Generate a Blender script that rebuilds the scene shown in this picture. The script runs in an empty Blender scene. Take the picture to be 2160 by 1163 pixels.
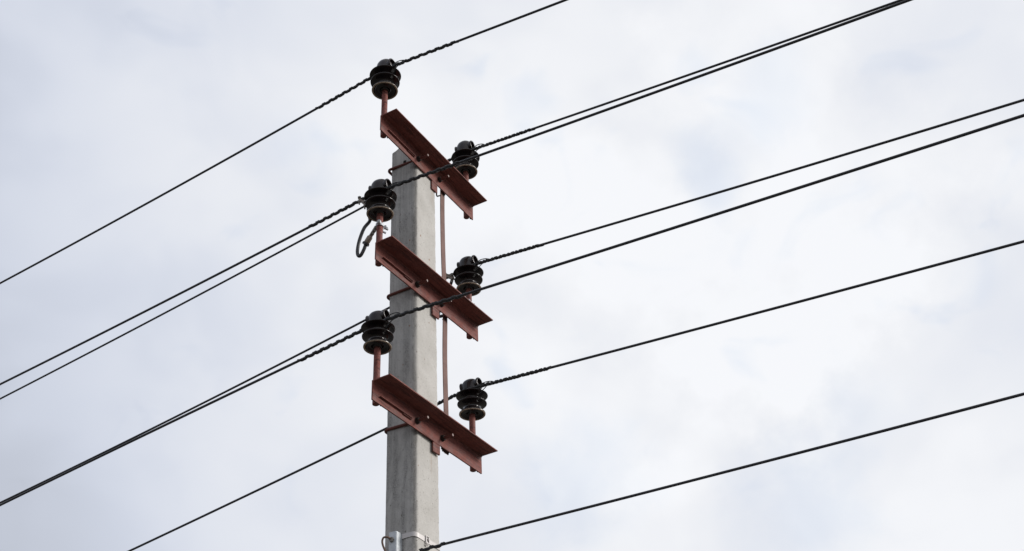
import bpy, bmesh, math, random
from mathutils import Vector, Matrix, noise
random.seed(7)
scene = bpy.context.scene
C = scene.collection
sin, cos, pi = math.sin, math.cos, math.pi
GZ = 6.412                       # height of the top crossarm above the ground

# ------------------------------------------------------------------ camera
cd = bpy.data.cameras.new('camera'); cam = bpy.data.objects.new('camera', cd); C.objects.link(cam)
AZ, PT, RL = 1.06466902, 0.613795164, -0.0430235836
fw = Vector((sin(AZ)*cos(PT), cos(AZ)*cos(PT), sin(PT)))
rt = Vector((cos(AZ), -sin(AZ), 0)); up = rt.cross(fw)
r2 = rt*cos(RL)+up*sin(RL); u2 = -rt*sin(RL)+up*cos(RL)
M = Matrix((r2, u2, -fw)).transposed().to_4x4()
M.translation = Vector((-4.27921973, -3.14395316, -4.81226079+GZ))
cam.matrix_world = M
cd.sensor_fit = 'HORIZONTAL'; cd.sensor_width = 36; cd.lens = 2734.26216/2160*36
cd.clip_start = .05; cd.clip_end = 5000
scene.camera = cam

# ------------------------------------------------------------------ sky: thick bright overcast over a clear sky
SUN = Vector((.42, -.84, .46)).normalized()
w = bpy.data.worlds.new('World'); scene.world = w; w.use_nodes = True
nt = w.node_tree; N = nt.nodes; Lk = nt.links
for n in list(N): N.remove(n)
out = N.new('ShaderNodeOutputWorld'); bg = N.new('ShaderNodeBackground'); bg.inputs[1].default_value = .1
sky = N.new('ShaderNodeTexSky'); sky.sky_type = 'NISHITA'; sky.sun_disc = False
sky.sun_elevation = math.asin(SUN.z); sky.sun_rotation = math.atan2(SUN.x, SUN.y)
tc = N.new('ShaderNodeTexCoord')
def mk(t, **k):
    n = N.new(t)
    for a, b in k.items(): setattr(n, a, b)
    return n
def mapr(src, a, b, c, d, smooth=True):
    n = mk('ShaderNodeMapRange'); n.interpolation_type = 'SMOOTHSTEP' if smooth else 'LINEAR'
    Lk.new(src, n.inputs[0])
    for i, v in enumerate((a, b, c, d)): n.inputs[i+1].default_value = v
    return n.outputs[0]
def math2(op, a, b):
    n = mk('ShaderNodeMath', operation=op)
    for i, v in enumerate((a, b)):
        if isinstance(v, (int, float)): n.inputs[i].default_value = v
        else: Lk.new(v, n.inputs[i])
    return n.outputs[0]
def wnoise(scale, detail, rough, off, stretch=(1, 1, 1), dist=0.):
    mp = mk('ShaderNodeMapping'); Lk.new(tc.outputs['Generated'], mp.inputs[0])
    mp.inputs['Location'].default_value = off; mp.inputs['Scale'].default_value = stretch
    n = mk('ShaderNodeTexNoise'); n.inputs['Scale'].default_value = scale; n.inputs['Detail'].default_value = detail
    n.inputs['Roughness'].default_value = rough; n.inputs['Distortion'].default_value = dist
    Lk.new(mp.outputs[0], n.inputs['Vector']); return n.outputs[0]
# the cloud layer is thinner and brighter on the sun's side of the sky
def dotv(d):
    n = mk('ShaderNodeVectorMath', operation='DOT_PRODUCT'); Lk.new(tc.outputs['Generated'], n.inputs[0])
    n.inputs[1].default_value = Vector(d).normalized(); return n.outputs['Value']
grad = mapr(dotv((.506, -.862, .22)), -.42, .12, .56, .885)
n1 = mapr(wnoise(4.2, 3, .5, (3.1, 1.7, 0.4), (1, 1, 1.3), .3), .3, .7, -.030, .034)
n2 = mapr(wnoise(8., 3, .5, (0.3, 4.2, 1.1), (1, 1, 1.25), .3), .34, .66, -.034, .034)
wn = mk('ShaderNodeTexNoise'); wn.inputs['Scale'].default_value = 9.; wn.inputs['Detail'].default_value = 5; wn.inputs['Roughness'].default_value = .6
Lk.new(tc.outputs['Generated'], wn.inputs['Vector'])
wsb = mk('ShaderNodeVectorMath', operation='SUBTRACT'); Lk.new(wn.outputs['Color'], wsb.inputs[0]); wsb.inputs[1].default_value = (.5, .5, .5)
def puff(d, size, amt):                                  # one soft thick or thin spot of the cloud layer, ragged
    sc = mk('ShaderNodeVectorMath', operation='SCALE'); Lk.new(wsb.outputs[0], sc.inputs[0]); sc.inputs['Scale'].default_value = size*2.2
    ad = mk('ShaderNodeVectorMath', operation='ADD'); Lk.new(tc.outputs['Generated'], ad.inputs[0]); Lk.new(sc.outputs[0], ad.inputs[1])
    ds = mk('ShaderNodeVectorMath', operation='DISTANCE'); Lk.new(ad.outputs[0], ds.inputs[0]); ds.inputs[1].default_value = Vector(d).normalized()
    return mapr(ds.outputs['Value'], size, size*.1, 0., amt)
lum = math2('ADD', math2('ADD', grad, n1), n2)
for d, sz, am in (((.807, .235, .542), .15, .10), ((.727, .330, .602), .12, .055), ((.696, .182, .695), .12, .07), ((.77, .12, .62), .10, .07), ((.70, .43, .57), .12, .03), ((.835, .42, .36), .10, .04), ((.80, .20, .47), .09, .06), ((.835, .33, .43), .05, .06)):
    lum = math2('ADD', lum, puff(d, sz, am))
lum = math2('MINIMUM', lum, .965)
gap = mapr(wnoise(13., 3, .5, (5.2, 2.3, 7.7), (1, 1, 1.5), .6), .58, .80, 0., .7)
for d, sz, am in (((.737, .236, .633), .045, .75), ((.735, .174, .655), .05, .4), ((.563, .503, .656), .035, .45), ((.804, .400, .440), .075, .6), ((.886, .252, .390), .09, .65), ((.872, .18, .455), .05, .35)):
    gap = math2('ADD', gap, puff(d, sz, am))
gap = math2('MINIMUM', gap, 1.)
lum = math2('MULTIPLY', lum, mapr(gap, 0., 1., 1., .90, False))
cr = mk('ShaderNodeMix', data_type='RGBA'); Lk.new(gap, cr.inputs[0])
cr.inputs[6].default_value = (.986, .998, 1.030, 1); cr.inputs[7].default_value = (.92, .985, 1.08, 1)
cool = mk('ShaderNodeMix', data_type='RGBA'); Lk.new(mapr(lum, .66, .96, 1., 0.), cool.inputs[0])
Lk.new(cr.outputs[2], cool.inputs[6]); cool.inputs[7].default_value = (.925, .985, 1.13, 1)
vs = mk('ShaderNodeVectorMath', operation='SCALE'); Lk.new(cool.outputs[2], vs.inputs[0])
Lk.new(math2('MULTIPLY', lum, 10.), vs.inputs['Scale'])
mx = mk('ShaderNodeMix', data_type='RGBA'); mx.inputs[0].default_value = .97
Lk.new(sky.outputs[0], mx.inputs[6]); Lk.new(vs.outputs[0], mx.inputs[7])
Lk.new(mx.outputs[2], bg.inputs[0]); Lk.new(bg.outputs[0], out.inputs[0])

sd = bpy.data.lights.new('sun', 'SUN'); sd.energy = 2.7; sd.angle = math.radians(20); sd.color = (1, .965, .91)
so = bpy.data.objects.new('sun', sd); C.objects.link(so)
so.rotation_euler = SUN.to_track_quat('Z', 'Y').to_euler(); so.location = (0, -5, 14)
vsn = scene.view_settings
vsn.view_transform = 'Standard'; vsn.look = 'None'; vsn.gamma = 1; vsn.exposure = 0
scene.render.engine = 'CYCLES'

# ------------------------------------------------------------------ materials
def mat(name, base, rough=.6, metal=0., spec=.5, fn=None):
    m = bpy.data.materials.new(name); m.use_nodes = True
    t = m.node_tree; b = t.nodes['Principled BSDF']
    b.inputs['Base Color'].default_value = (*base, 1); b.inputs['Roughness'].default_value = rough
    b.inputs['Metallic'].default_value = metal; b.inputs['Specular IOR Level'].default_value = spec
    if fn: fn(t, b)
    return m
class NB:                                        # little helper for node graphs in object space
    def __init__(s, t): s.t = t; s.tc = t.nodes.new('ShaderNodeTexCoord')
    def map(s, scale=(1, 1, 1), loc=(0, 0, 0)):
        m = s.t.nodes.new('ShaderNodeMapping'); s.t.links.new(s.tc.outputs['Object'], m.inputs[0])
        m.inputs['Scale'].default_value = scale; m.inputs['Location'].default_value = loc; return m.outputs[0]
    def noise(s, v, scale, detail=4, rough=.55, dist=0.):
        n = s.t.nodes.new('ShaderNodeTexNoise'); s.t.links.new(v, n.inputs['Vector'])
        n.inputs['Scale'].default_value = scale; n.inputs['Detail'].default_value = detail
        n.inputs['Roughness'].default_value = rough; n.inputs['Distortion'].default_value = dist; return n.outputs[0]
    def vor(s, v, scale, rnd=1.):
        n = s.t.nodes.new('ShaderNodeTexVoronoi'); s.t.links.new(v, n.inputs['Vector']); n.inputs['Scale'].default_value = scale
        n.inputs['Randomness'].default_value = rnd; return n.outputs
    def rng(s, a, lo, hi, x=0., y=1.):
        n = s.t.nodes.new('ShaderNodeMapRange'); s.t.links.new(a, n.inputs[0]); n.interpolation_type = 'SMOOTHSTEP'
        for i, v in enumerate((lo, hi, x, y)): n.inputs[i+1].default_value = v
        return n.outputs[0]
    def m(s, op, a, b):
        n = s.t.nodes.new('ShaderNodeMath'); n.operation = op
        for i, v in enumerate((a, b)):
            if isinstance(v, (int, float)): n.inputs[i].default_value = v
            else: s.t.links.new(v, n.inputs[i])
        return n.outputs[0]
    def mix(s, f, a, b):
        n = s.t.nodes.new('ShaderNodeMix'); n.data_type = 'RGBA'
        if isinstance(f, (int, float)): n.inputs[0].default_value = f
        else: s.t.links.new(f, n.inputs[0])
        for i, v in ((6, a), (7, b)):
            if isinstance(v, tuple): n.inputs[i].default_value = (*v, 1)
            else: s.t.links.new(v, n.inputs[i])
        return n.outputs[2]
    def bump(s, b, h, strength, dist):
        n = s.t.nodes.new('ShaderNodeBump'); n.inputs['Strength'].default_value = strength; n.inputs['Distance'].default_value = dist
        s.t.links.new(h, n.inputs['Height']); s.t.links.new(n.outputs[0], b.inputs['Normal'])
    def pos(s):
        n = s.t.nodes.new('ShaderNodeSeparateXYZ'); s.t.links.new(s.tc.outputs['Object'], n.inputs[0]); return n.outputs

def f_conc(t, b):
    k = NB(t); v = k.map(); P = k.pos()
    mott = k.noise(v, 9, 6, .6); fine = k.noise(v, 140, 4, .7); med = k.noise(v, 38, 5, .65, .4)
    col = k.mix(k.rng(mott, .3, .7), (.455, .438, .412), (.525, .507, .482))
    col = k.mix(k.m('MULTIPLY', k.rng(med, .52, .75), .28), col, (.30, .29, .27))
    col = k.mix(k.m('MULTIPLY', k.rng(fine, .40, .75), .26), col, (.31, .295, .27))
    # soot stains plus painted-in shade on the shaded face, ragged edge at the rounded corner
    dist = k.m('ADD', k.m('ADD', P[0], .096), k.m('MULTIPLY', k.m('SUBTRACT', P[2], 6.412), .0125))   # distance from the shaded face plane
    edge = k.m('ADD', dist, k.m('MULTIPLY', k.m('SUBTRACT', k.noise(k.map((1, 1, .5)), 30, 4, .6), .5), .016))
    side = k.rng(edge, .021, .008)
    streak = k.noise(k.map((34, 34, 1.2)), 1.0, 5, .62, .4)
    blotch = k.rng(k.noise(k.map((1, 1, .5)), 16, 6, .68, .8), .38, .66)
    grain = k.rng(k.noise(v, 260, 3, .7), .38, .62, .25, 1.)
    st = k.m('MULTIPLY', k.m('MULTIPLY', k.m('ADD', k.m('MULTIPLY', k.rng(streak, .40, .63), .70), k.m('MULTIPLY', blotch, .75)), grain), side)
    strip = k.m('MULTIPLY', k.m('MULTIPLY', k.rng(edge, .001, .006), k.rng(edge, .022, .012)), k.rng(k.noise(k.map((1, 1, .12)), 14, 4, .6), .36, .55))  # core shadow painted as a dark strip along the rounded corner
    col = k.mix(k.m('MULTIPLY', side, .20), col, (.20, .20, .21))  # shade put into the colour of the whole face
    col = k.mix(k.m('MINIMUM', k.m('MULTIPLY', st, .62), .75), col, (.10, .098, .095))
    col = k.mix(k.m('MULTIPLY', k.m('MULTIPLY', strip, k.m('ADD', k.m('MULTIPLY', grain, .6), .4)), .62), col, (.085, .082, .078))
    # rust run-off below the three lugs
    run = k.rng(k.noise(k.map((60, 60, 3.)), 1., 4, .6), .42, .62)
    for zl, w_ in ((6.412-.155, .5), (6.412-1.02, .5), (6.412-1.825, 1.)):
        band = k.m('MULTIPLY', k.rng(P[2], zl-.16, zl), k.rng(P[2], zl+.012, zl))
        bx_ = k.m('MULTIPLY', k.rng(P[0], .045, .07), band)
        col = k.mix(k.m('MULTIPLY', k.m('MULTIPLY', bx_, run), .42*w_), col, (.34, .20, .11))
    # air holes and rust specks of different sizes
    for sc, rad, dens, c, off in ((44, .085, .22, (.12, .105, .09), 0.), (80, .13, .16, (.17, .15, .135), 3.), (23, .075, .22, (.22, .11, .055), 7.), (140, .2, .10, (.25, .23, .21), 5.)):
        wv = t.nodes.new('ShaderNodeVectorMath'); wv.operation = 'ADD'; nz = t.nodes.new('ShaderNodeTexNoise'); nz.inputs['Scale'].default_value = 120
        t.links.new(v, nz.inputs['Vector']); sc_ = t.nodes.new('ShaderNodeVectorMath'); sc_.operation = 'SCALE'; sc_.inputs['Scale'].default_value = .004
        t.links.new(nz.outputs['Color'], sc_.inputs[0]); t.links.new(k.map((1, 1, .75), (off, off*.7, off*.3)), wv.inputs[0]); t.links.new(sc_.outputs[0], wv.inputs[1])
        vo = k.vor(wv.outputs[0], sc)
        sep = t.nodes.new('ShaderNodeSeparateColor'); t.links.new(vo['Color'], sep.inputs[0])
        r = k.m('MULTIPLY', k.m('MULTIPLY', sep.outputs[1], sep.outputs[1]), rad*2.4)
        inside = k.m('LESS_THAN', vo['Distance'], r); sel = k.m('LESS_THAN', sep.outputs[0], dens)
        col = k.mix(k.m('MULTIPLY', k.m('MULTIPLY', inside, sel), .8), col, c)
    t.links.new(col, b.inputs['Base Color'])
    hh = k.m('ADD', k.m('MULTIPLY', fine, .5), k.m('MULTIPLY', med, .8))
    k.bump(b, hh, .45, .004)
def f_primer(t, b):
    k = NB(t); v = k.map()
    a = k.noise(v, 14, 6, .6, .3); f = k.noise(v, 150, 4, .75); s = k.noise(k.map((3.5, 45, 45)), 1., 6, .7, .8)
    col = k.mix(k.rng(a, .3, .7), (.172, .050, .039), (.245, .080, .064))
    col = k.mix(k.m('MULTIPLY', k.rng(s, .44, .64), .78), col, (.052, .015, .013))
    col = k.mix(k.m('MULTIPLY', k.rng(k.noise(v, 42, 5, .7, .6), .50, .68), .45), col, (.080, .026, .023))
    col = k.mix(k.m('MULTIPLY', k.rng(f, .48, .68), .55), col, (.060, .020, .018))
    pale = k.rng(k.noise(v, 27, 5, .72), .58, .74)
    col = k.mix(k.m('MULTIPLY', pale, .32), col, (.31, .14, .115))
    t.links.new(col, b.inputs['Base Color'])
    t.links.new(k.rng(a, .3, .7, .55, .85), b.inputs['Roughness'])
    k.bump(b, k.m('ADD', f, k.m('MULTIPLY', a, .6)), .4, .0018)
def f_glaze(t, b):
    k = NB(t); v = k.map(); a = k.noise(v, 25, 4, .6)
    col = k.mix(k.rng(a, .3, .7), (.006, .004, .004), (.016, .008, .008))
    dust = k.rng(k.noise(v, 60, 4, .7), .5, .8)
    col = k.mix(k.m('MULTIPLY', dust, .12), col, (.06, .05, .05))
    t.links.new(col, b.inputs['Base Color'])
    t.links.new(k.rng(k.noise(v, 45, 3, .6), .35, .7, .09, .22), b.inputs['Roughness'])
def f_rim(t, b):
    k = NB(t); v = k.map(); a = k.noise(v, 60, 4, .7)
    t.links.new(k.mix(k.rng(a, .35, .65), (.20, .155, .11), (.42, .34, .26)), b.inputs['Base Color'])
def f_wire(t, b):
    k = NB(t); v = k.map(); a = k.noise(v, 90, 3, .6)
    t.links.new(k.mix(k.rng(a, .3, .7), (.012, .012, .014), (.030, .030, .036)), b.inputs['Base Color'])
def f_galv(t, b):
    k = NB(t); v = k.map(); a = k.vor(v, 70); n = k.noise(v, 22, 5, .65)
    col = k.mix(k.rng(n, .3, .7), (.36, .385, .41), (.56, .585, .61))
    rust = k.rng(k.noise(v, 48, 5, .7), .62, .78)
    col = k.mix(k.m('MULTIPLY', rust, .6), col, (.25, .16, .10))
    t.links.new(col, b.inputs['Base Color'])
def f_strap(t, b):
    k = NB(t); v = k.map(); f = k.noise(v, 190, 4, .7); a = k.noise(v, 12, 5, .6)
    col = k.mix(k.rng(a, .3, .7), (.125, .060, .048), (.185, .098, .082))
    col = k.mix(k.m('MULTIPLY', k.rng(f, .45, .75), .4), col, (.10, .06, .05))
    t.links.new(col, b.inputs['Base Color'])
def f_ground(t, b):
    k = NB(t); v = k.map(); n = k.noise(v, .35, 8, .65); f = k.noise(v, 6, 6, .7)
    col = k.mix(k.rng(n, .35, .65), (.085, .080, .068), (.125, .115, .10))
    col = k.mix(k.m('MULTIPLY', k.rng(f, .4, .7), .5), col, (.05, .05, .035))
    t.links.new(col, b.inputs['Base Color']); k.bump(b, f, .6, .05)
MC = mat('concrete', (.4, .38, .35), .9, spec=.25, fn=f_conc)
MP = mat('red_primer', (.2, .07, .06), .7, spec=.35, fn=f_primer)
MG = mat('brown_glaze', (.02, .01, .01), .2, spec=.42, fn=f_glaze)
MR = mat('unglazed_ceramic', (.35, .28, .2), .8, fn=f_rim)
MW = mat('black_insulation', (.02, .02, .024), .42, spec=.45, fn=f_wire)
MT = mat('tie_wire', (.018, .018, .018), .5, spec=.4)
MZ = mat('galvanised_steel', (.6, .6, .6), .62, metal=.30, fn=f_galv)
MB = mat('band_steel', (.50, .475, .465), .55, metal=.3)
MD = mat('dark_steel', (.035, .025, .022), .8, spec=.2)
MLK = mat('grey_link_steel', (.20, .185, .165), .5, metal=.5)
MS = mat('weathered_strip', (.22, .14, .12), .75, fn=f_strap)
MH = mat('hole_shade', (.012, .011, .010), .95, spec=.1)
MU = mat('rusty_rod', (.13, .075, .05), .6, fn=None)
MDP = mat('dark_primer', (.125, .040, .032), .75, spec=.3)  # darker primer tone for the U bolts
MCUT = mat('bare_cut_steel', (.26, .19, .175), .6)
ML = mat('brass_lug', (.20, .16, .13), .5, metal=.35)
MGR = mat('dry_soil', (.09, .085, .075), .95, fn=f_ground)

# ------------------------------------------------------------------ mesh helpers
def link(name, bm, m, parent=None, smooth=True, sharp=40):
    me = bpy.data.meshes.new(name)
    bmesh.ops.recalc_face_normals(bm, faces=bm.faces)
    if smooth:
        for f in bm.faces: f.smooth = True
        for e in bm.edges:
            if len(e.link_faces) == 2 and e.calc_face_angle(0) > math.radians(sharp): e.smooth = False
    bm.to_mesh(me); bm.free(); me.materials.append(m)
    o = bpy.data.objects.new(name, me); C.objects.link(o)
    if parent: o.parent = parent
    return o
def empty(name, label, cat, loc=(0, 0, 0), group=None, rot=(0, 0, 0)):
    o = bpy.data.objects.new(name, None); C.objects.link(o); o.empty_display_size = .05
    o.location = loc; o.rotation_euler = rot; tag(o, label, cat, group); return o
def tag(o, label, cat, group=None):
    o['label'] = label; o['category'] = cat
    if group: o['group'] = group
def box(bm, c, s, rot=None, bev=.0012):
    r = bmesh.ops.create_cube(bm, size=1, matrix=Matrix.Diagonal((*s, 1)))
    vs = r['verts']
    if bev:
        es = list({e for v in vs for e in v.link_edges})
        rb = bmesh.ops.bevel(bm, geom=es, offset=bev, segments=2, profile=.7, affect='EDGES')
        vs = list({v for f in rb['faces'] for v in f.verts} | {v for v in vs if v.is_valid})
    m = Matrix.Translation(Vector(c)) @ (rot.to_4x4() if rot else Matrix.Identity(4))
    bmesh.ops.transform(bm, matrix=m, verts=vs)
def frame(d):
    d = d.normalized(); a = Vector((0, 0, 1)) if abs(d.z) < .9 else Vector((1, 0, 0))
    u = a.cross(d).normalized(); return u, d.cross(u)
def sweep(bm, pts, r, seg=10, cap=True, closed=False):
    """tube along a list of points, r a number or a list, parallel-transported frame"""
    pts = [Vector(p) for p in pts]; n = len(pts); rings = []; u = None
    for i, p in enumerate(pts):
        a = pts[(i-1) % n] if closed or i > 0 else p; b = pts[(i+1) % n] if closed or i < n-1 else p
        d = (b-a).normalized()
        if u is None: u, v = frame(d)
        else:
            u = (u-d*u.dot(d)).normalized(); v = d.cross(u)
        rr = r[i] if isinstance(r, (list, tuple)) else r
        rings.append([bm.verts.new(p+u*cos(2*pi*k/seg)*rr+v*sin(2*pi*k/seg)*rr) for k in range(seg)])
    for i in range(n if closed else n-1):
        A, B = rings[i], rings[(i+1) % n]
        for k in range(seg): bm.faces.new((A[k], A[(k+1) % seg], B[(k+1) % seg], B[k]))
    if cap and not closed: bm.faces.new(rings[0][::-1]); bm.faces.new(rings[-1])
def spline(pts, n=10):
    P = [Vector(p) for p in pts]; P = [P[0]*2-P[1]]+P+[P[-1]*2-P[-2]]; o = []
    for i in range(1, len(P)-2):
        for j in range(n):
            t = j/n; a, b, c, d = P[i-1:i+3]
            o.append(.5*((2*b)+(c-a)*t+(2*a-5*b+4*c-d)*t*t+(3*b-a-3*c+d)*t**3))
    o.append(P[-2]); return o
def lathe(bm, prof, seg=56, axis='Z', c=(0, 0, 0)):
    rings = []
    for r, h in prof:
        ring = []
        for k in range(seg):
            a = 2*pi*k/seg
            p = (r*cos(a), r*sin(a), h) if axis == 'Z' else (r*cos(a), h, r*sin(a))
            ring.append(bm.verts.new(Vector(p)+Vector(c)))
            if r < 1e-6: break
        rings.append(ring)
    for A, B in zip(rings[:-1], rings[1:]):
        for k in range(seg):
            if len(A) == 1 and len(B) == 1: continue
            if len(A) == 1: bm.faces.new((A[0], B[k], B[(k+1) % seg]))
            elif len(B) == 1: bm.faces.new((A[k], A[(k+1) % seg], B[0]))
            else: bm.faces.new((A[k], A[(k+1) % seg], B[(k+1) % seg], B[k]))
def cyl(bm, a, b, r, seg=20):
    sweep(bm, [a, b], r, seg)
def hexnut(bm, c, axis, r, h):
    axis = Vector(axis).normalized(); c = Vector(c)
    sweep(bm, [c-axis*h/2, c+axis*h/2], r, 6)

# ------------------------------------------------------------------ ground
bm = bmesh.new()
n = 40; R = 1500
vv = {}
for i in range(-n, n+1):
    for j in range(-n, n+1):
        x = math.copysign(R*abs(i/n)**2.2, i); y = math.copysign(R*abs(j/n)**2.2, j)
        vv[i, j] = bm.verts.new((x, y, .05*noise.noise(Vector((x*.2, y*.2, 0)))))
for i in range(-n, n):
    for j in range(-n, n): bm.faces.new((vv[i, j], vv[i+1, j], vv[i+1, j+1], vv[i, j+1]))
g = link('ground', bm, MGR); g['kind'] = 'structure'

# ------------------------------------------------------------------ concrete pole
PX0 = .45; PY0 = .095                                  # object origin; z = 0 at the ground
xl = lambda z: .354-.0125*z
xr = lambda z: .5555-.0170*z
yb = lambda z: .1790-.0045*z
YF = .0125
pole = empty('concrete_pole', 'tall grey square concrete pole with rounded corners carrying the crossarms', 'utility pole', (PX0, PY0, 0))
def section(z):
    a, b, c, d = xl(z), xr(z), YF, yb(z)
    P = []
    for cx, cy, r, a0 in ((a, c, .030, pi), (b, c, .012, 1.5*pi), (b, d, .014, 0), (a, d, .011, .5*pi)):
        ox = cx+r if cx == a else cx-r; oy = cy+r if cy == c else cy-r
        for k in range(9):
            t = a0+.5*pi*k/8; P.append((ox+r*cos(t), oy+r*sin(t)))
    Q = []
    for i, p in enumerate(P):
        q = P[(i+1) % len(P)]; Q.append(p)
        L = math.hypot(q[0]-p[0], q[1]-p[1]); m = int(L/.02)
        for j in range(1, m): Q.append((p[0]+(q[0]-p[0])*j/m, p[1]+(q[1]-p[1])*j/m))
    return Q
bm = bmesh.new(); rings = []
zt = .092; zs = [zt-.004]+[zt-.008-.008*i for i in range(330)]
z = zs[-1]
while z > -GZ-.2: z -= .06; zs.append(z)
nref = len(section(0))
prev = None
for z in zs:
    S = section(z)
    if len(S) != nref:                                  # keep a constant vertex count down the taper
        S0 = section(0); fr = (xl(z)-xl(0), xr(z)-xr(0), yb(z)-yb(0))
        S = [(p[0]+fr[0]+(fr[1]-fr[0])*(p[0]-xl(0))/(xr(0)-xl(0)), p[1]+fr[2]*(p[1]-YF)/(yb(0)-YF)) for p in S0]
    ring = []
    for x, y in S:
        cx, cy = (xl(z)+xr(z))/2, (YF+yb(z))/2
        edge = abs(x-cx)/((xr(z)-xl(z))/2)*abs(y-cy)/((yb(z)-YF)/2)
        e = max(0, edge-.72)/.28
        nn = noise.fractal(Vector((x*9, y*9, z*26)), .8, 2., 5)
        rough = .0016*nn*e*(1.6 if x > cx else .5)+.0006*noise.noise(Vector((x*20, y*20, z*6)))
        nx, ny = (x-cx), (y-cy); l = math.hypot(nx, ny)
        zz = z
        # broken top edge at the far corner of the shaded face
        if z > zt-.05:
            d = math.hypot((x-xl(z))/.06, (y-yb(z))/.045)
            dip = .024*max(0, 1-d)**.5 if d < 1 else 0
            dip += .003*(noise.noise(Vector((x*40, y*40, 1)))+.3)
            zz -= dip*(z-(zt-.05))/.05
        ring.append(bm.verts.new((x+nx/l*rough-PX0, y+ny/l*rough-PY0, zz+GZ)))
    rings.append(ring)
for A, B in zip(rings[:-1], rings[1:]):
    m = len(A)
    for k in range(m): bm.faces.new((A[k], A[(k+1) % m], B[(k+1) % m], B[k]))
cap = bm.faces.new(rings[0])
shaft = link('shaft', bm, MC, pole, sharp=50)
# dark disc standing in for the shade inside a hole, formed lip around it
bm = bmesh.new(); lathe(bm, [(.0, .002), (.010, .002), (.0105, 0)], 20)
bmesh.ops.rotate(bm, verts=bm.verts, matrix=Matrix.Rotation(-pi/2, 3, 'Y'))
bmesh.ops.translate(bm, verts=bm.verts, vec=(xl(-.03)-.0012-PX0+.0015, .087-PY0, -.035+GZ)); link('hole_shade_disc', bm, MH, pole)
bm = bmesh.new()
sweep(bm, [(xl(-.03)-PX0+.0006, .087-PY0+.0145*cos(a), -.035+GZ+.0145*sin(a)) for a in [2*pi*i/28 for i in range(28)]], .0013, 8, closed=True)
link('hole_lip', bm, MC, pole)

# ------------------------------------------------------------------ crossarms
L, W, H, T = .9468, .1, .1001, .0070
def lprofile():
    P = [(-W, 0)]
    rf = .009
    for k in range(7):
        t = pi/2*k/6; P.append((-rf+rf*sin(t), -rf+rf*cos(t)))   # inner fillet (drawn concave)
    P = [(-W, 0)]+[(-rf+rf*sin(pi/2*k/6), -rf*(1-cos(pi/2*k/6))) for k in range(7)]+[(0, -H), (T, -H)]
    for k in range(5):
        t = pi/2*k/4; P.append((T-.003+.003*cos(t), .0055-.003+.003*sin(t)))
    P.append((-W, .0055)); return P
def crossarm(label, x0, y0, z, yaw, tilt, legs, back, ubz, ribz, pins, lug, groupname, rx=0.):
    r = empty('crossarm', label, 'crossarm', (x0+L/2, y0, z+GZ), groupname, (0, -tilt, yaw))
    X = lambda x: x-x0-L/2
    bm = bmesh.new(); pr = lprofile(); ns = 60; rr = []
    for i in range(ns+1):
        x = -L/2+L*i/ns; w = .0012*noise.noise(Vector((x*3, z, 5)))
        rr.append([bm.verts.new((x, a+w*.5+.0005*noise.noise(Vector((x*14, a*30, z+b*9))), b+w*(1 if a < -.05 else .3))) for a, b in pr])
    for A, B in zip(rr[:-1], rr[1:]):
        for k in range(len(pr)): bm.faces.new((A[k], A[(k+1) % len(pr)], B[(k+1) % len(pr)], B[k]))
    bm.faces.new(rr[0][::-1]); bm.faces.new(rr[-1])
    link('angle_bar', bm, MP, r, sharp=28)
    # thin stiffener fin welded on the upright flange, its right third bent into a channel
    bm = bmesh.new()
    box(bm, (X(.190+rx), -.0060, ribz+.002), (.258, .013, .0035), bev=.0007)
    box(bm, (X(.283+rx), -.0038, ribz-.0050), (.070, .009, .0022), bev=.0005)
    link('stiffener', bm, MP, r)
    # welded lug below the bar on the far side of the pole
    bm = bmesh.new(); lx, lz, lw, lh = lug
    box(bm, (X(lx), .0075-.001, lz-.001), (lw, .009, lh), bev=.0012)
    sweep(bm, [(X(lx)-lw/2+lw*i/14, .004, -H-.0015+.0008*noise.noise(Vector((i*.9, z, 0)))) for i in range(15)], .0042, 8)
    link('lug', bm, MP, r)
    # U bolt round the pole, with two nuts, washers and threaded ends
    a, b = X(legs[0]), X(legs[1]); a2, b2, yk = X(back[0]), X(back[1]), back[2]
    cz = 0.02
    zb_ = back[3]
    pts = [(a, -.066, ubz), (a, .0, ubz), (a2, yk-cz, zb_)]
    pts += [(a2+cz*(1-cos(t)), yk-cz+cz*sin(t), zb_) for t in [pi/2*k/7 for k in range(1, 8)]]
    pts += [(b2-cz*(1-cos(t)), yk-cz+cz*sin(t), zb_) for t in [pi/2*k/7 for k in range(7, 0, -1)]]
    pts += [(b2, yk-cz, zb_), (b, .0, ubz), (b, -.064, ubz)]
    bm = bmesh.new(); sweep(bm, pts, .0078, 14); u = link('u_bolt', bm, MDP, r)
    for xx, ln in ((a, -.066), (b, -.064)):
        bm = bmesh.new()
        hexnut(bm, (xx, -.0095, ubz), (0, 1, 0), .0150, .012)
        cyl(bm, (xx, -.0005, ubz), (xx, -.0032, ubz), .0175, 20)
        link('nut', bm, MD, r, sharp=25)
        bm = bmesh.new(); cyl(bm, (xx, ln-.0004, ubz), (xx, ln-.0016, ubz), .0066, 14); link('bolt_end', bm, MCUT, r)
    for px, ztop in pins:
        bm = bmesh.new()
        sweep(bm, [(X(px), .0275, zz) for zz in (-.0920, -.0900, -.05, 0, .08, ztop)], [.0150, .0172, .0174, .0172, .0170, .0168], 24)
        sweep(bm, [(X(px)+.0185, .0125, -.095+.02*i) for i in range(6)], [.004, .005, .0042, .005, .0045, .003], 8)
        link('pin', bm, MP, r)
    return r
AG = 'crossarms bolted to the pole'
crossarm('highest red-brown steel angle crossarm, bolted across the chipped pole top', 0, 0, 0, 0, -.00584, (.361, .577), (.346, .5665, .197, -.056), -.051, -.063, ((.0625, .31), (.9171, .31)), (.5355, -.128, .056, .060), AG, .0)
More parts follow.
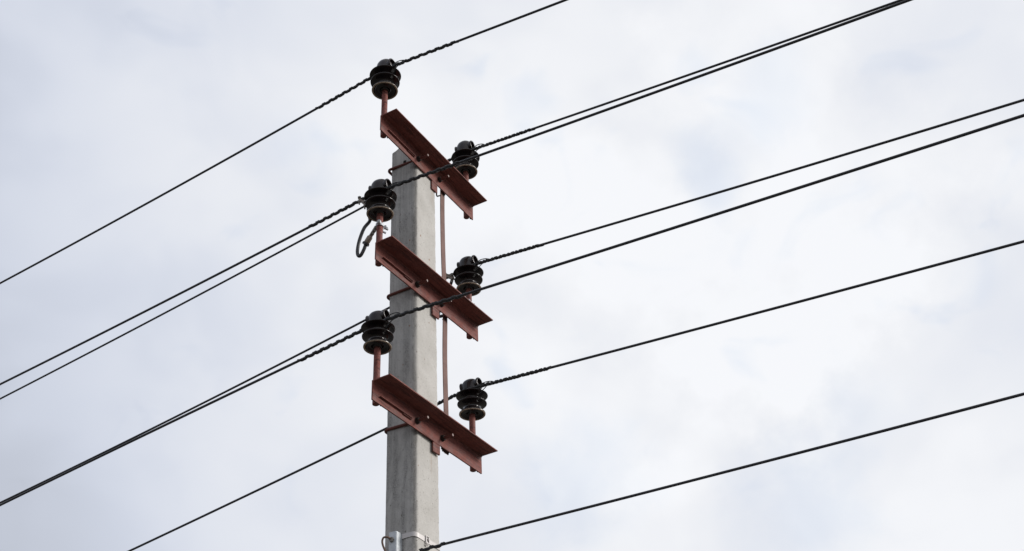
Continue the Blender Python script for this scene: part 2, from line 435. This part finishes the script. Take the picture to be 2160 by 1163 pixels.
crossarm('middle red-brown steel angle crossarm, cable loop hanging by its left end', .0004, -.0039, -.8595, -.02436, 0, (.3570, .582), (.3580, .582, .198, -.053), -.055, -.064, ((.0600, .275), (.9014, .275)), (.5375, -.128, .060, .058), AG, -.008)
crossarm('lowest red-brown steel angle crossarm, above the galvanised bracket', .0060, -.0050, -1.6695, -.02157, -.0012, (.3650, .585), (.3685, .594, .200, -.044), -.054, -.065, ((.0682, .27), (.9120, .28)), (.5400, -.123, .060, .060), AG, -.004)

# ------------------------------------------------------------------ pin insulators
body_prof = [(.0, -.110), (.0172, -.112), (.0200, -.1145), (.0228, -.1120), (.0240, -.1020), (.030, -.0960), (.050, -.0955), (.0580, -.1020), (.0618, -.1095)]
rim_prof = [(.0618, -.1095), (.0635, -.1120), (.0680, -.1128), (.0706, -.1118), (.0718, -.1090)]
body_top = [(.0718, -.1090), (.0722, -.1065), (.0712, -.1035), (.062, -.0945), (.050, -.0890), (.0425, -.0840), (.0400, -.0760), (.0405, -.0680),
            (.0455, -.0590), (.060, -.0550), (.0725, -.0520), (.0785, -.0505), (.0805, -.0485), (.0808, -.0460), (.0790, -.0430), (.067, -.0350), (.054, -.0300),
            (.0455, -.0250), (.0425, -.0190), (.0465, -.0125), (.062, -.0065), (.0790, -.0018), (.0850, -.0004), (.0872, .0015), (.0870, .0038), (.0840, .0055), (.060, .0070),
            (.042, .0085), (.0325, .0110), (.0292, .0170), (.0292, .0250), (.0320, .0290)]
head_prof = [(.0320, .0290), (.0365, .0340), (.0395, .0440), (.0400, .0600), (.0395, .0760), (.0375, .0900), (.0325, .1010), (.0240, .1085), (.0130, .1120), (0, .1130)]
def build_ins(hf, tz):
    bm = bmesh.new(); lathe(bm, body_prof); lathe(bm, body_top); n0 = len(bm.verts); lathe(bm, head_prof)
    bm.verts.ensure_lookup_table()
    for v in bm.verts[n0:]:                              # the head is oval along the saddle
        q = min(1, max(0, (v.co.z-.029)/.02)); v.co.y = v.co.y*(1+.27*q)+.008*q; v.co.x *= 1-.05*q; v.co.z = .029+(v.co.z-.029)*hf
    b = link('porcelain_body', bm, MG, sharp=60)
    bm = bmesh.new(); lathe(bm, rim_prof); r = link('unglazed_rim', bm, MR)
    bm = bmesh.new()
    prof = [(0, -.030), (.0240, -.030), (.0250, -.0480), (.0268, -.0520), (.0300, -.0535), (.0330, -.0515), (.0342, -.0480), (.0335, -.0440), (.0305, -.0415), (.0290, -.0380), (.0280, 0),
            (.0265, .0480), (.0272, .0530), (.0290, .0560), (.0298, .0585), (.0290, .0610), (.0268, .0620), (.0245, .0612), (.0225, .0580), (.0230, .040), (0, .040)]
    lathe(bm, prof, 40, 'Y', (0, 0, tz)); t = link('saddle_tube', bm, MG, sharp=60)
    bm = bmesh.new()
    # binding wire round the neck and its twisted tail beside the conductor
    for q in range(3):
        sweep(bm, [(.0310*cos(a), .0310*sin(a), .0165+.0035*q+.0006*sin(3*a)) for a in [2*pi*i/40 for i in range(40)]], .0018, 6, closed=True)
    w_ = link('neck_binding', bm, MT)
    return b, r, t, w_
INS = {}
def insulator(key, label, x, y, z, rot, s=1., hf=1., tz=.0715):
    e = empty('pin_insulator', label, 'insulator', (x, y, z+GZ), 'pin insulators on the crossarms', rot)
    e.scale = (s, s, s)
    for p in build_ins(hf, tz): p.parent = e
    INS[key] = (x, y, z)
Rr = math.radians
insulator('L1', 'topmost black-brown pin insulator, left end of the highest crossarm', .0625, .0265, .3621, (0, Rr(.5), Rr(-4)), 1.025, 1.08, .067)
insulator('R1', 'dark pin insulator at the right end of the highest crossarm, crossed by a wire', .9171, .0265, .3664, (0, Rr(.5), Rr(4)), 1.003, 1.24, .082)
insulator('L2', 'dark pin insulator with a clamp and cable loop, left end of the middle crossarm', .0600, .0327, -.5126, (Rr(1.2), Rr(-1.8), Rr(2)), 1., .98, .065)
insulator('R2', 'shiny dark pin insulator at the right end of the middle crossarm', .9014, .0122, -.5147, (0, Rr(-.7), Rr(-2)), 1.)
insulator('L3', 'dark pin insulator with a tan rim, left end of the lowest crossarm', .0682, .0304, -1.3363, (0, Rr(.4), Rr(3)), .97, .90, .068)
insulator('R3', 'shiny dark pin insulator at the right end of the lowest crossarm', .9120, .0122, -1.3203, (0, Rr(-.6), Rr(1)), .99, .91, .068)

# ------------------------------------------------------------------ conductors
TR = {'L1': (.0212, .0475, .0029, .0422), 'R1': (.0181, .0450, .0031, .0418), 'L2': (.0130, .0284, .0023, .0401), 'R2': (.0259, .0577, .0035, .0428), 'L3': (.0172, .0224, .0015, .0398), 'R3': (.0289, .0419, .0015, .0414)}
TL = {'L1': (.0090, .0121, .0050, .0876), 'R1': (.0182, .0410, .0034, .0911), 'L2': (.0134, .0170, .0038, .0883), 'R2': (.0188, .0668, .0051, .0944), 'L3': (.0052, .0274, -.0018, .0901), 'R3': (.0322, .0757, .0024, .0938)}
SPAN = 38.
def curve(p0, par, t, sg):
    z0, s, c, th = par
    if t < 6: z = z0-s*t+c*t*t
    else:                                             # on to the next pole, back up to the same height
        z6 = z0-s*6+c*36; m = -s+12*c; D = SPAN-6; k = (-z6-m*D)/D/D; u = t-6; z = z6+m*u+k*u*u
    return Vector((p0[0]+sin(th)*t, p0[1]-sg*cos(th)*t, p0[2]+z))
def tsamples():
    t = 0; o = []
    while t < SPAN: o.append(t); t += .02 if t < .8 else (.08 if t < 6 else .6)
    return o+[SPAN]
def helix(bm, fn, t0, t1, rad, wr, pitch, phase, seg=6):
    """one strand wound round the path fn(t)"""
    pts = []; n = int((t1-t0)/pitch*26)
    for i in range(n+1):
        t = t0+(t1-t0)*i/n; p = fn(t); d = (fn(t+.01)-fn(t-.01)).normalized(); u, v = frame(d)
        a = 2*pi*t/pitch+phase+.25*sin(t*23+phase)
        rr = rad*(1+.06*sin(t*61+phase*3))
        pts.append(p+u*cos(a)*rr+v*sin(a)*rr)
    sweep(bm, pts, wr, seg)
F = {}
def conductor(key, label):
    x, y, z = INS[key]; p0 = (x-.035, y, z+GZ); R, Lf = TR[key], TL[key]
    def fn(t):                                        # t > 0 to the right side of the line, t < 0 to the left
        k = math.exp(-abs(t)/.09)
        mid = (R[0]+Lf[0])/2
        q = curve(p0, R, t, 1) if t >= 0 else curve(p0, Lf, -t, -1)
        q.z += (mid-(R[0] if t >= 0 else Lf[0]))*k
        return q
    o = empty('power_line', label, 'power line', p0, 'black power lines tied to the insulators')
    ts = tsamples(); tt = [-a for a in ts[::-1]]+ts[1:]
    bm = bmesh.new(); sweep(bm, [fn(t)-Vector(p0) for t in tt], .0069, 16); link('conductor', bm, MW, o)
    for sg in (1, -1):
        bm = bmesh.new(); g = lambda t, sg=sg: fn(sg*t)-Vector(p0)
        ph0 = random.random()*6
        te = .497+.01*random.random()
        if key[0] == 'L': strands = (0, .56, 1.12, 1.68, 2.24)
        else: strands = (0, .52, 1.04, 1.56, pi+.3, pi+.82)
        for q, ph in enumerate(strands): helix(bm, g, .055+.004*q, te-.007*q, .0079 if key[0] == 'L' else .0076, .0030 if key[0] == 'L' else .0028, .0525, ph0+ph)
        link('helical_tie', bm, MT, o)
    # binding tail: small loop over the conductor and a straight end down to the shed, on the near side
    bm = bmesh.new(); g = lambda t: fn(t)-Vector(p0)
    a0 = g(.075); a1 = g(.105); a2 = g(.135); a3 = g(.155)
    dz = .003*math.sin(len(F)*2.1)
    sweep(bm, spline([a0+Vector((-.006, 0, .004)), a1+Vector((-.006, 0, .015+dz)), a2+Vector((-.004, 0, .014+dz)), a3+Vector((-.005, 0, .004)), a3+Vector((-.009, 0, -.008)),
                      g(.140)+Vector((-.008, .0, -.015)), g(.122)+Vector((-.006, 0, -.013-dz)), g(.100)+Vector((-.004, 0, -.024)), g(.070)+Vector((-.0, 0, -.044))], 8), .0026, 6)
    link('binding_loop', bm, MT, o)
    return fn
F['L1'] = conductor('L1', 'highest black power line, passing the topmost insulator')
F['R1'] = conductor('R1', 'black power line on the right insulator of the highest crossarm')
F['L2'] = conductor('L2', 'black power line on the left insulator of the middle crossarm, crossing before the highest arm')
F['R2'] = conductor('R2', 'black power line on the right insulator of the middle crossarm')
F['L3'] = conductor('L3', 'black power line on the left insulator of the lowest crossarm, crossing before the middle arm')
F['R3'] = conductor('R3', 'black power line on the right insulator of the lowest crossarm')

# bottom line, dead-ended on the sunny face of the pole
o = empty('anchored_line', 'lowest black power line, ending at the pole beside the steel band', 'power line', (.40, 0, GZ-2.383))
th = .0423
def f4(t):
    z = -.0048*math.exp(-t/.09)-.0028*t+.0021*t*t-.0
    if t > 4: z = -.0028*4+.0021*16+(.014*(t-4))-.00045*(t-4)**2
    return Vector((sin(th)*t, -cos(th)*t, z))
bm = bmesh.new(); sweep(bm, spline([(.006, .004, -.120), (.004, .0, -.080), (.001, .004, -.045), (-.001, .006, -.022)], 6)+[f4(t) for t in [.008+a for a in tsamples() if a < 33]], .0062, 16); link('conductor', bm, MW, o)
bm = bmesh.new()
for q in range(3): helix(bm, f4, .002, .150-.012*q, .0078, .0031, .058, .4+q*.75)
link('helical_tie', bm, MT, o)
bm = bmesh.new(); box(bm, (.004, .004, -.150), (.05, .016, .07)); cyl(bm, (.004, .01, -.130), (.004, -.02, -.130), .010); link('anchor_plate', bm, MZ, o)

# ------------------------------------------------------------------ earthing strip
es = empty('earthing_strip', 'narrow brownish flat steel strip hanging beside the pole behind all crossarms', 'earthing strip', (.65, .022, GZ))
def strip(bm, pts, w, t, ydir=Vector((0, 1, 0))):
    rr = []
    for x, y, z in pts:
        rr.append([bm.verts.new((x+a*w/2, y+b*t/2, z)) for a, b in ((-1, -1), (1, -1), (1, 1), (-1, 1))])
    for A, B in zip(rr[:-1], rr[1:]):
        for k in range(4): bm.faces.new((A[k], A[(k+1) % 4], B[(k+1) % 4], B[k]))
    bm.faces.new(rr[0]); bm.faces.new(rr[-1][::-1])
P = spline([(.643, 0, -.03), (.645, 0, -.10), (.650, .004, -.22), (.658, .007, -.42), (.663, .006, -.60), (.663, 0, -.80), (.662, -.002, -.95), (.667, .004, -1.15), (.672, .006, -1.30), (.671, .002, -1.48), (.668, -.002, -1.62), (.664, 0, -1.765)], 8)
bm = bmesh.new(); strip(bm, [(p.x-.65, p.y, p.z) for p in P], .0415, .0042); link('flat_bar', bm, MS, es, smooth=False)
bm = bmesh.new()                                         # curled tail at the top
sweep(bm, spline([(.572-.65, -.004, -.085), (.576-.65, -.003, -.115), (.584-.65, 0, -.146), (.592-.65, 0, -.152), (.606-.65, 0, -.140), (.624-.65, 0, -.125)], 8), .0042, 8)
link('clip', bm, MD, es)
for xx, zz in ((.655, -.096), (.660, -.955), (.651, -1.752), (.674, -1.754)):      # bolts holding it to the arms
    bm = bmesh.new(); hexnut(bm, (xx-.65, -.004, zz), (0, 1, 0), .010, .010); cyl(bm, (xx-.65, -.014, zz), (xx-.65, .012, zz), .0045, 10)
    link('fixing_bolt', bm, MD, es)
bm = bmesh.new(); box(bm, (.660-.65, .003, -1.752), (.066, .005, .012), Matrix.Rotation(.12, 3, 'Y'), bev=.001); link('end_clip', bm, MD, es)

# ------------------------------------------------------------------ surge gap jumpers: line clamp, cable, lug, pin clamp
def jumper(key, label, loop, lugp, pinx, piny, pinz, cl, cl2, full=True):
    e = empty('jumper_cable', label, 'jumper cable', (pinx, piny, pinz+GZ), 'jumper cables between line and pin')
    O = Vector((pinx, piny, pinz)); V = lambda p: Vector(p)-O
    bm = bmesh.new(); path = spline([V(p) for p in loop], 10); sweep(bm, path, .0092, 14); link('cable', bm, MW, e)
    # line clamp: two jaws round the conductor, a branch jaw, two bolts with collars
    c = V(cl); c2 = V(cl2); bm = bmesh.new(); d = (c2-c).normalized()
    rot = d.to_track_quat('X', 'Z').to_matrix()
    box(bm, (c+c2)/2, ((c2-c).length+.020, .024, .010), rot, .002)
    box(bm, (c+c2)/2+Vector((0, 0, .013)), ((c2-c).length+.010, .022, .008), rot, .002)
    jaw = link('clamp_body', bm, ML, e)
    for q in (c, c2):
        bm = bmesh.new()
        cyl(bm, q+Vector((-.008, 0, -.032)), q+Vector((-.008, 0, .016)), .0042, 12)
        hexnut(bm, q+Vector((-.008, 0, .013)), (0, 0, 1), .0105, .008); hexnut(bm, q+Vector((-.008, 0, -.014)), (0, 0, 1), .0090, .008)
        link('clamp_bolt', bm, MLK, e, sharp=25)
    if full:
        l0, l1 = V(lugp[0]), V(lugp[1]); dd = (l1-l0).normalized()
        bm = bmesh.new(); sweep(bm, [l0-dd*.004, l0, l0+dd*.036, l0+dd*.042], [.0135, .0150, .0150, .0120], 18); link('lug_sleeve', bm, ML, e)
        bm = bmesh.new(); sweep(bm, [l0-dd*.010, l0+dd*.001], .0190, 18); link('lug_collar', bm, MW, e)
        bm = bmesh.new()
        rot = dd.to_track_quat('X', 'Y').to_matrix(); ln = (l1-l0).length
        box(bm, l0+dd*(ln*.5+.018), (ln-.030, .008, .020), rot, .001)
        box(bm, l0+dd*(ln*.78)+Vector((-.004, -.006, .003)), (ln*.45, .005, .014), rot, .001)
        for f_ in (.55, .74, .93):
            hexnut(bm, l0+dd*ln*f_+Vector((-.003, -.009, 0)), Vector((.5, -1, .2)), .0100, .010)
            cyl(bm, l0+dd*ln*f_+Vector((-.006, -.014, 0)), l0+dd*ln*f_+Vector((.012, .022, -.006)), .0045, 10)
        link('link_plate', bm, MLK, e, sharp=25)
        # clamp round the pin
        bm = bmesh.new()
        lathe(bm, [(.0172, -.008), (.0212, -.008), (.0218, 0), (.0212, .008), (.0172, .008)], 24)
        box(bm, (-.022, -.010, .003), (.014, .020, .018), bev=.0015); box(bm, (.024, -.004, 0), (.012, .016, .020), bev=.0015)
        for sx in (-.026, .031):
            hexnut(bm, (sx, -.014, .003), (.5, -1, .1), .0105, .012)
        cyl(bm, (.026, -.012, .001), (.048, -.018, -.004), .0062, 12); hexnut(bm, (.036, -.016, -.001), (1, -.3, -.2), .0095, .010)
        cyl(bm, (.018, -.006, -.030), (.034, -.016, -.034), .0060, 12); box(bm, (.020, -.004, -.018), (.006, .010, .030), bev=.001)
        link('pin_clamp', bm, MZ, e, sharp=25)
    return e
jumper('L2', 'black cable loop hanging left of the middle crossarm, clamped to the insulator pin',
       [(.052, .108, -.545), (.080, .122, -.562), (.090, .122, -.592), (.074, .110, -.632), (.055, .1295, -.6812), (.055, .1560, -.745), (.055, .1665, -.8050), (.055, .162, -.842), (.055, .146, -.851), (.055, .1270, -.823), (.055, .113, -.787)],
       ((.055, .112, -.785), (.055, .052, -.706)), .0600, .0330, -.700, (.034, .145, -.502), (.042, .114, -.540))
jumper('R2', 'mostly hidden black cable loop behind the middle crossarm, beside its right insulator',
       [(.880, .110, -.535), (.885, .125, -.56), (.88, .140, -.58), (.88, .175, -.66), (.88, .201, -.728), (.88, .198, -.752), (.88, .175, -.757), (.88, .14, -.752), (.885, .10, -.745), (.89, .07, -.738)],
       ((.890, .070, -.735), (.896, .03, -.720)), .9014, .0132, -.725, (.873, .148, -.500), (.876, .104, -.527))

# ------------------------------------------------------------------ galvanised bracket with steel band and rod eye
br = empty('bracket', 'pale galvanised steel bracket strapped to the pole below the lowest crossarm', 'bracket', (.355, .105, GZ-2.29))
O = Vector((.355, .105, -2.29)); V = lambda x, y, z: Vector((x, y, z))-O
xw = xl(-2.3)
bm = bmesh.new()                                          # three-sided channel: outer face and two webs
box(bm, V(.3345, .1068, -2.434), (.005, .0405, .29), bev=.0022)
box(bm, V(.3585, .0865, -2.434), (.045, .005, .288), bev=.0018)
box(bm, V(.3585, .1265, -2.434), (.045, .005, .288), bev=.0018)
sweep(bm, [V(.337, .0875, -2.575+.02*i) for i in range(15)], .0042, 10)
link('channel', bm, MZ, br)
bm = bmesh.new()                                          # band round the pole
zb = -2.304; pts = []
a, b, c, d = xl(zb)-.0022, xr(zb)+.0022, YF-.0022, yb(zb)+.002
for cx, cy, r, a0 in ((a, c, .031, pi), (b, c, .012, 1.5*pi), (b, d, .014, 0)):
    ox = cx+r if cx == a else cx-r; oy = cy+r if cy == c else cy-r
    for k in range(9): t = a0+.5*pi*k/8; pts.append((ox+r*cos(t), oy+r*sin(t)))
pts = [(a-.004, .083), (a-.001, .074)]+pts+[(a+.02, d)]
rr = []
for i, (x, y) in enumerate(pts):
    p = pts[max(0, i-1)]; q = pts[min(len(pts)-1, i+1)]; dx, dy = q[0]-p[0], q[1]-p[1]; l = math.hypot(dx, dy); nx, ny = dy/l*.0009, -dx/l*.0009
    zc = zb+.003*sin(i*.35)
    rr.append([bm.verts.new(V(x+nx*s, y+ny*s, zc+h)) for s, h in ((1, -.0115), (1, .0115), (-1, .0115), (-1, -.0115))])
for A, B in zip(rr[:-1], rr[1:]):
    for k in range(4): bm.faces.new((A[k], A[(k+1) % 4], B[(k+1) % 4], B[k]))
bm.faces.new(rr[0]); bm.faces.new(rr[-1][::-1]); link('band', bm, MB, br, sharp=35)
bm = bmesh.new()                                          # buckle
yq = YF-.0065
box(bm, V(.462, yq, zb), (.0045, .006, .036), bev=.0012); box(bm, V(.475, yq, zb+.017), (.026, .005, .004), bev=.001)
box(bm, V(.476, yq, zb-.017), (.026, .005, .004), bev=.001); box(bm, V(.4885, yq+.001, zb), (.0040, .006, .034), bev=.0012)
box(bm, V(.468, yq-.003, zb-.027), (.016, .003, .012), Matrix.Rotation(.5, 3, 'X'), bev=.0008)
box(bm, V(.483, yq-.002, zb+.004), (.006, .005, .012), bev=.0008)
link('buckle', bm, MB, br)
bm = bmesh.new(); hexnut(bm, V(.3275, .1080, -2.330), (1, 0, 0), .0120, .012); link('nut', bm, MLK, br, sharp=25)
bm = bmesh.new()
sweep(bm, spline([V(.334, .108, -2.330), V(.318, .114, -2.324), V(.309, .124, -2.320), V(.304, .137, -2.322), V(.303, .143, -2.338), V(.306, .140, -2.360), V(.312, .131, -2.386), V(.322, .118, -2.42), V(.334, .112, -2.45)], 8), .0048, 12)
link('rod_eye', bm, MU, br)
